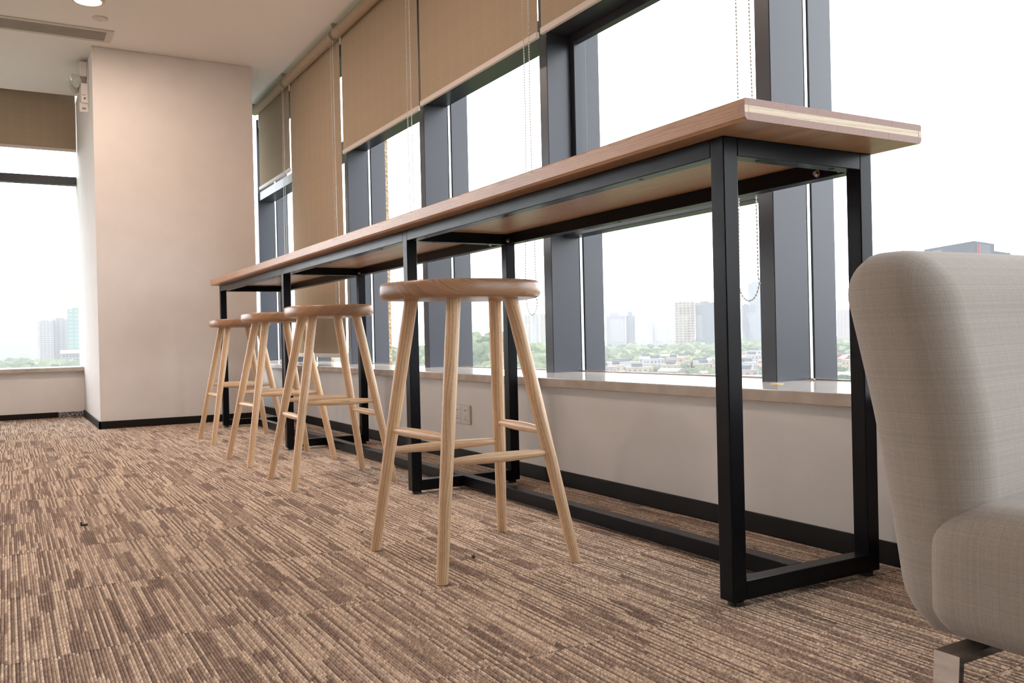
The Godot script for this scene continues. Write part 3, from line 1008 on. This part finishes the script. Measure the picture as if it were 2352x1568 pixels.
func tower(called: String, label: String, x: float, z: float, w: float, d: float, top: float, turn: float, body: String, floors: int, cols: int, win: String, group: String, crown := 0.0) -> Node3D:
	var o := thing(called, label, "building", Vector3(x, GROUND, z), turn, group)
	var h := top - GROUND
	part(o, "body", box_mesh(Vector3(-w / 2, 0, -d / 2), Vector3(w / 2, h, d / 2)), M[body])
	var st := begin()
	var fh := h / floors
	for f in floors:
		for c in cols:
			var cw := w / cols
			var xa := -w / 2 + cw * (c + 0.18)
			var xb := -w / 2 + cw * (c + 0.82)
			add_box(st, Vector3(xa, fh * (f + 0.25), d / 2 - 0.3), Vector3(xb, fh * (f + 0.75), d / 2 + 0.12))
			var dw := d / cols
			var za := -d / 2 + dw * (c + 0.18)
			var zb := -d / 2 + dw * (c + 0.82)
			for s in [-1.0, 1.0]:
				var xe: float = s * w / 2
				add_box(st, Vector3(minf(xe - s * 0.3, xe + s * 0.12), fh * (f + 0.25), za), Vector3(maxf(xe - s * 0.3, xe + s * 0.12), fh * (f + 0.75), zb))
	var wm := part(o, "window_rows", st.commit(), M[win])
	wm.set_meta("kind", "stuff")
	part(o, "roof_block", box_mesh(Vector3(-w * 0.28, h, -d * 0.28), Vector3(w * 0.2, h + 2.0 + crown, d * 0.25)), M[body])
	return o

func house(o: Node3D, w: float, d: float, h: float, kind: int, wall: String) -> void:
	part(o, "walls", box_mesh(Vector3(-w / 2, 0, -d / 2), Vector3(w / 2, h, d / 2)), M[wall])
	if kind == 0:
		var st := begin()
		add_prism(st, PackedVector2Array([Vector2(-d / 2 - 0.5, h), Vector2(d / 2 + 0.5, h), Vector2(0, h + d * 0.28)]), Vector3.BACK, Vector3.UP, Vector3.RIGHT, -w / 2 - 0.4, w / 2 + 0.4)
		part(o, "roof", st.commit(), M.far_red_roof)
	elif kind == 1:
		part(o, "parapet", box_mesh(Vector3(-w / 2 - 0.15, h, -d / 2 - 0.15), Vector3(w / 2 + 0.15, h + 0.7, d / 2 + 0.15)), M[wall])
		part(o, "stair_house", box_mesh(Vector3(-w * 0.1, h + 0.7, -d * 0.3), Vector3(w * 0.3, h + 3.0, d * 0.2)), M.far_grey)
	else:
		var st := begin()
		add_prism(st, PackedVector2Array([Vector2(-d / 2 - 0.5, h), Vector2(d / 2 + 0.5, h), Vector2(0, h + d * 0.22)]), Vector3.BACK, Vector3.UP, Vector3.RIGHT, -w / 2 - 0.4, w / 2 + 0.4)
		part(o, "roof", st.commit(), M.far_grey_roof)
	var ws := begin()
	var rows := int(h / 3.0)
	var n := maxi(2, int(w / 3.2))
	for r in rows:
		for c in n:
			var xa := -w / 2 + w * (c + 0.28) / n
			var xb := -w / 2 + w * (c + 0.72) / n
			for s in [-1.0, 1.0]:
				add_box(ws, Vector3(xa, 1.0 + r * 3.0, s * d / 2 - 0.1), Vector3(xb, 2.5 + r * 3.0, s * d / 2 + 0.1))
		for c in 2:
			for s in [-1.0, 1.0]:
				add_box(ws, Vector3(s * w / 2 - 0.1, 1.0 + r * 3.0, d * (c * 0.4 - 0.3)), Vector3(s * w / 2 + 0.1, 2.5 + r * 3.0, d * (c * 0.4 - 0.15)))
	var wo := part(o, "windows", ws.commit(), M.house_window)
	wo.set_meta("kind", "stuff")

func blob_mesh(seed_: int) -> ArrayMesh:
	var sm := SphereMesh.new()
	sm.radius = 1.0
	sm.height = 2.0
	sm.radial_segments = 22
	sm.rings = 14
	var arr := sm.get_mesh_arrays()
	var v: PackedVector3Array = arr[Mesh.ARRAY_VERTEX]
	var n := FastNoiseLite.new()
	n.seed = seed_
	n.frequency = 1.3
	for i in v.size():
		v[i] *= 1.0 + 0.40 * n.get_noise_3dv(v[i]) + 0.22 * n.get_noise_3dv(v[i] * 3.3)
	arr[Mesh.ARRAY_VERTEX] = v
	var am := ArrayMesh.new()
	am.add_surface_from_arrays(Mesh.PRIMITIVE_TRIANGLES, arr)
	var st := SurfaceTool.new()
	st.create_from(am, 0)
	st.generate_normals()
	return st.commit()

func grove(called: String, label: String, spots: Array, tones: Array, seed_: int) -> void:
	# spots: [position of crown, radius]
	var mm := MultiMesh.new()
	mm.transform_format = MultiMesh.TRANSFORM_3D
	mm.use_colors = true
	mm.mesh = blob_mesh(seed_)
	mm.instance_count = spots.size()
	var r := RandomNumberGenerator.new()
	r.seed = seed_
	for i in spots.size():
		var s: Array = spots[i]
		var k: float = s[1]
		var b := Basis(Vector3.UP, r.randf() * TAU).scaled(Vector3(k * r.randf_range(0.85, 1.2), k * r.randf_range(0.7, 1.05), k * r.randf_range(0.85, 1.2)))
		mm.set_instance_transform(i, Transform3D(b, s[0]))
		var c: Color = tones[r.randi() % tones.size()]
		var f := r.randf_range(0.75, 1.25)
		mm.set_instance_color(i, Color(c.r * f, c.g * f, c.b * f))
	var o := MultiMeshInstance3D.new()
	o.name = called
	o.multimesh = mm
	o.material_override = M.foliage
	add_child(o)
	o.set_meta("label", label)
	o.set_meta("category", "trees")
	o.set_meta("kind", "stuff")

func polar(az: float, d: float) -> Vector3:
	# compass bearing in degrees from -Z towards +X, distance from the building
	return Vector3(sin(deg_to_rad(az)) * d, 0, -cos(deg_to_rad(az)) * d)

func make_city() -> void:
	var g := begin()
	quad(g, Vector3(-3000, GROUND, -4200), Vector3(4200, GROUND, -4200), Vector3(4200, GROUND, 3000), Vector3(-3000, GROUND, 3000), Vector3.UP)
	struct_mesh("ground", g.commit(), M.ground)
	var G := "distant towers"
	tower("office_slab", "pale grey slab tower with stepped roof beyond the windows", 894, -1202, 32, 18, 34.4, -0.55, "far_white", 19, 6, "far_glass", G, 4.0)
	tower("glass_tower", "narrow blue glass tower attached to the pale stepped slab", 921, -1196, 15, 14, 34.5, -0.6, "far_glass", 19, 2, "far_grey", G, 5.0)
	tower("apartment_tower", "thin white apartment tower between slab tower and cream tower, taller of the pair", 1309, -1640, 26, 20, 35.8, -0.7, "far_white", 22, 4, "far_grey", G, 3.0)
	tower("apartment_tower", "thin white apartment tower next to the cream grid tower cluster, right of the pair", 1342, -1638, 25, 20, 32.3, -0.65, "far_white", 21, 4, "far_grey", G, 3.0)
	tower("apartment_tower", "white apartment block touching the cream tower's flank", 1288, -1528, 24, 20, 28.8, -0.7, "far_white", 20, 3, "far_grey", G, 1.0)
	tower("cream_tower", "tall cream office tower with a regular grid of dark windows", 853, -979, 27.5, 26, 46.8, -0.75, "far_cream", 21, 5, "far_dark", G)
	tower("glass_office", "pale blue glass office block joined to the cream tower", 882, -968, 28, 24, 45.6, -0.75, "far_grey", 24, 8, "far_glass", G)
	tower("low_tower", "grey-blue tower half hidden behind the tallest glass tower", 1057, -1062, 14, 18, 46.4, -0.8, "far_grey", 22, 3, "far_glass", G)
	tower("tall_glass_tower", "tallest pale green glass tower beside the window mullion", 998, -979, 26, 24, 76.0, -0.8, "far_glass", 30, 6, "far_white", G)
	tower("pink_tower", "pinkish tower seen past the outer mullion fin", 1391, -1139, 30, 24, 39.5, -0.9, "far_pink", 18, 5, "far_grey", G)
	for k in 3:
		tower("banded_tower", "pale tower with yellowish bands in a row of three beyond the trees", 873 + 13 * k, -1456 + 8 * k, 12.6, 14, 45.4, -0.5, "far_cream" if k != 1 else "far_white", 26, 2, "far_grey", "row of three banded towers")
	tower("grey_tower", "grey residential tower left of the green netted one", 48, -1398, 17.5, 18, 39.7, 0.1, "far_white", 24, 4, "far_grey", G)
	tower("purple_tower", "purplish banded tower touching the green netted one", 68, -1417, 20, 18, 42.6, 0.0, "far_grey", 24, 3, "far_white", G)
	tower("netted_tower", "tower under construction wrapped in green netting", 82, -1296, 22.5, 20, 52.0, -0.1, "far_green_net", 16, 3, "far_white", G)
	var cr := thing("tower_crane", "thin tower crane above the green netted tower", "crane", Vector3(82, 54.0, -1296))
	part(cr, "mast", box_mesh(Vector3(-0.7, 0, -0.7), Vector3(0.7, 20, 0.7)), M.far_yellow)
	part(cr, "jib", box_mesh(Vector3(-33, 14, -0.5), Vector3(9, 15, 0.5)), M.far_yellow)
	part(cr, "counterweight", box_mesh(Vector3(7, 11, -1.2), Vector3(10, 14, 1.2)), M.far_grey)
	# large dark building seen over the armchair
	var b := thing("dark_mall", "large dark grey building with a red and white sign on its top", "building", Vector3(472, GROUND, -297.5), 0.0)
	var la := Vector3(18.7, 0, -44.2).normalized()
	var ra := Vector3(30.9, 0, -7.0).normalized()
	for q in [["main_block", PackedVector2Array([Vector2(0, 0), Vector2(48, 0), Vector2(48, 31), Vector2(0, 31)]), 79.3]]:
		part(b, q[0], prism(q[1], la, ra, Vector3.UP, 0.0, q[2]), M.far_slate)
	part(b, "glass_bay", prism(PackedVector2Array([Vector2(30, -0.6), Vector2(47, -0.6), Vector2(47, 0.5), Vector2(30, 0.5)]), la, ra, Vector3.UP, 60.0, 77.5), M.far_glass)
	part(b, "side_wing", prism(PackedVector2Array([Vector2(2, 31), Vector2(26, 31), Vector2(26, 62), Vector2(2, 62)]), la, ra, Vector3.UP, 0.0, 75.6), M.far_slate)
	part(b, "front_panel", prism(PackedVector2Array([Vector2(-0.5, 3), Vector2(0.2, 3), Vector2(0.2, 24), Vector2(-0.5, 24)]), la, ra, Vector3.UP, 62.0, 78.0), M.far_grey)
	part(b, "red_emblem", prism(PackedVector2Array([Vector2(4.6, 69.0), Vector2(7.4, 69.0), Vector2(6.9, 74.0), Vector2(5.4, 78.0), Vector2(4.9, 74.0)]), ra, Vector3.UP, -la, 0.55, 1.1), M.far_sign_red)
	# four white characters, built of strokes
	var glyphs := [[[0.3, 4.1, 2.9, 4.7], [1.3, 3.0, 1.9, 6.2], [0.7, 0.2, 1.4, 3.2], [1.8, 0.2, 2.5, 3.2]], [[0.2, 5.2, 3.0, 5.8], [0.6, 0.2, 1.1, 5.2], [2.0, 0.2, 2.5, 5.2], [0.2, 2.6, 3.0, 3.2], [1.2, 0.2, 2.0, 0.8]], [[0.2, 5.0, 3.0, 5.6], [0.2, 3.2, 3.0, 3.8], [1.3, 0.2, 1.9, 6.2], [0.4, 0.2, 2.8, 0.8]], [[0.2, 0.2, 0.8, 6.0], [0.8, 5.4, 3.0, 6.0], [2.4, 0.2, 3.0, 5.4], [0.8, 2.8, 2.4, 3.4], [0.8, 0.2, 2.4, 0.8]]]
	for k in 4:
		var st := begin()
		for s in glyphs[k]:
			var ox := 8.4 + 3.7 * k
			add_prism(st, PackedVector2Array([Vector2(ox + s[0], 67.0 + s[1]), Vector2(ox + s[2], 67.0 + s[1]), Vector2(ox + s[2], 67.0 + s[3]), Vector2(ox + s[0], 67.0 + s[3])]), ra, Vector3.UP, -la, 0.55, 1.0)
		part(b, "sign_character", st.commit(), M.far_white)
	# long school block with red roof seen through the back window
	var sc := thing("school_block", "long white low building with red roof among the far trees", "building", Vector3(58, GROUND, -947), -0.05)
	part(sc, "walls", box_mesh(Vector3(-13, 0, -6), Vector3(14, 25.5, 6)), M.far_white)
	part(sc, "roof", prism(PackedVector2Array([Vector2(-7, 25.5), Vector2(7, 25.5), Vector2(0, 29.0)]), Vector3.BACK, Vector3.UP, Vector3.RIGHT, -14, 15), M.far_red_roof)
	var sw := begin()
	for r in 5:
		for c in 9:
			add_box(sw, Vector3(-11.5 + c * 2.8, 8.5 + r * 3.4, 5.8), Vector3(-9.8 + c * 2.8, 10.2 + r * 3.4, 6.15))
	part(sc, "windows", sw.commit(), M.far_slate).set_meta("kind", "stuff")
	# far hill
	var hill := SphereMesh.new()
	hill.radius = 1.0
	hill.height = 2.0
	var ho := solo("far_hill", hill, M.ground, "low bluish wooded hill on the horizon left of the towers", "hill", Vector3(0, GROUND - 20, -2700))
	ho.scale = Vector3(190, 82, 120)
	# houses
	var r := RandomNumberGenerator.new()
	r.seed = 2024
	var kinds := ["house with red pitched roof", "block with flat roof and stair hut", "house with grey pitched roof"]
	var groups := ["red-roofed houses", "flat-roofed blocks", "grey-roofed houses"]
	var walls := ["house_white", "house_cream", "house_white", "house_pink", "house_cream"]
	var made := 0
	var placed := [Vector3(371, 0, -496), Vector3(361, 0, -498), Vector3(382, 0, -494), Vector3(303, 0, -301), Vector3(352, 0, -283)]
	while made < 74:
		var az := r.randf_range(35.6, 47.0) if made < 60 else r.randf_range(49.8, 52.2)
		var d := r.randf_range(500.0, 1000.0)
		if az < 40.5 and d > 760:
			d -= 260.0
		var p := polar(az, d)
		var ok := true
		for q in placed:
			if q.distance_to(p) < 19.0:
				ok = false
				break
		if not ok:
			continue
		placed.append(p)
		var kind := [0, 1, 1, 2][r.randi() % 4] as int
		var tall := r.randi() % 3
		var wall: String = walls[r.randi() % 5]
		var tint: String = {"house_white": "white", "house_cream": "cream", "house_pink": "pinkish"}[wall]
		var o := thing("low_house", "%s %s %s among the houses below the windows" % [["two-storey", "three-storey", "four-storey"][tall], tint, kinds[kind]], "house", Vector3(p.x, GROUND, p.z), r.randf() * PI, "%s %s %s" % [["two-storey", "three-storey", "four-storey"][tall], tint, groups[kind]])
		house(o, r.randf_range(9, 17), r.randf_range(7, 10), [6.2, 9.3, 12.4][tall], kind, wall)
		made += 1
	var wb := thing("long_white_block", "long flat white building lying below the trees", "building", Vector3(371, GROUND, -496), 0.15)
	house(wb, 30, 12, 11.5, 1, "house_white")
	for q in [[Vector3(303, GROUND, -301), -0.7, "grey hipped metal roof hall right below the near window"], [Vector3(352, GROUND, -283), -0.9, "grey hipped metal roof hall seen past the mullion fin"]]:
		var hh := thing("metal_hall", q[2], "building", q[0], q[1])
		house(hh, 26, 16, 7.2, 2, "house_white")
	# trees
	var tones := [Color(0.078, 0.092, 0.066), Color(0.098, 0.113, 0.078), Color(0.070, 0.085, 0.064), Color(0.115, 0.130, 0.086)]
	var near := []
	for i in 520:
		var az := r.randf_range(19.5, 33.0)
		var d := r.randf_range(280.0, 420.0)
		var top := 8.5 * exp(-pow((az - 28.0) / 2.6, 2.0)) + 2.0 * exp(-pow((az - 22.0) / 2.2, 2.0)) - 6.0
		var y := lerpf(-24.0, top - 3.0, (d - 280.0) / 140.0)
		near.append([polar(az, d) + Vector3(0, y, 0), r.randf_range(3.4, 6.2)])
	grove("hillside_trees", "dense green trees covering the hillside behind the stools", near, tones, 3)
	var band := []
	for i in 900:
		var az := r.randf_range(34.5, 53.0)
		var d := r.randf_range(740.0, 1130.0) if az < 44.0 else r.randf_range(900.0, 1200.0)
		band.append([polar(az, d) + Vector3(0, GROUND + lerpf(5.0, 13.0, (d - 740.0) / 400.0), 0), r.randf_range(4.5, 8.0)])
	for i in 150:
		var az := r.randf_range(35.5, 52.0)
		band.append([polar(az, r.randf_range(430.0, 760.0)) + Vector3(0, GROUND + 4.0, 0), r.randf_range(3.5, 7.0)])
	grove("park_trees", "belt of green park trees in front of the towers", band, tones, 9)
	var back := []
	for i in 420:
		var az := r.randf_range(-4.0, 5.5)
		var d := r.randf_range(420.0, 1050.0)
		back.append([polar(az, d) + Vector3(0, lerpf(-17.0, -12.0, (d - 420.0) / 600.0) - 3.0, 0), r.randf_range(3.5, 7.5)])
	grove("far_trees", "hazy trees seen through the window left of the pillar", back, tones, 15)
	var fl := []
	for i in 14:
		fl.append([Vector3(219.0, -12.6, -356.0) + Vector3(r.randf_range(-5, 5), r.randf_range(-1.2, 1.2), r.randf_range(-5, 5)) * 0.7, r.randf_range(1.2, 2.4)])
	grove("flame_tree", "orange-red flowering tree at the edge of the hillside trees", fl, [Color(0.55, 0.13, 0.06), Color(0.45, 0.16, 0.07)], 21)

func make_haze() -> void:
	for q in [[Vector3(-1500, GROUND - 1, -3600), Vector3(3600, 230, -60), "haze_bank"]]:
		var f := FogVolume.new()
		f.name = q[2]
		f.shape = RenderingServer.FOG_VOLUME_SHAPE_BOX
		f.size = q[1] - q[0]
		f.position = (q[0] + q[1]) / 2.0
		var m := FogMaterial.new()
		m.resource_name = "haze"
		m.albedo = Color(1, 1, 1)
		m.density = HAZE
		f.material = m
		add_child(f)
		f.set_meta("label", "thin grey haze over the distant city")
		f.set_meta("category", "haze")
		f.set_meta("kind", "stuff")

const LAMP_COLOR := Color(1.0, 0.895, 0.825)
const LAMP_ENERGY := 1.95
const HAZE := 0.00014

func _ready() -> void:
	rng.seed = 1
	# camera
	var cam := Camera3D.new()
	cam.name = "camera"
	cam.fov = 42.38906
	cam.near = 0.05
	cam.far = 6000.0
	cam.position = Vector3(-1.32106, 0.58256, 1.38322)
	cam.rotation = Vector3(-0.00378, -0.52226, -0.02301)
	add_child(cam)
	cam.current = true
	# overcast sky
	var env := Environment.new()
	env.background_mode = Environment.BG_SKY
	var sky := Sky.new()
	var ps := ProceduralSkyMaterial.new()
	ps.sky_top_color = lin(0.90, 0.95, 1.0)
	ps.sky_horizon_color = lin(0.94, 0.97, 1.0)
	ps.ground_horizon_color = lin(0.94, 0.97, 1.0)
	ps.ground_bottom_color = lin(0.5, 0.5, 0.48)
	ps.sky_energy_multiplier = 1.0
	ps.ground_energy_multiplier = 1.0
	sky.sky_material = ps
	env.sky = sky
	env.background_energy_multiplier = 6.4
	env.tonemap_mode = Environment.TONE_MAPPER_LINEAR
	env.tonemap_exposure = 1.05
	env.sdfgi_enabled = true
	env.ssao_enabled = true
	env.ssil_enabled = true
	env.volumetric_fog_enabled = true
	env.volumetric_fog_density = 0.0
	var we := WorldEnvironment.new()
	we.name = "world"
	we.environment = env
	add_child(we)
	make_materials()
	make_downlights()
	make_room()
	make_windows()
	make_city()
	make_haze()
	make_table()
	make_stools()
	make_armchair()
	make_blinds()
	make_fittings()
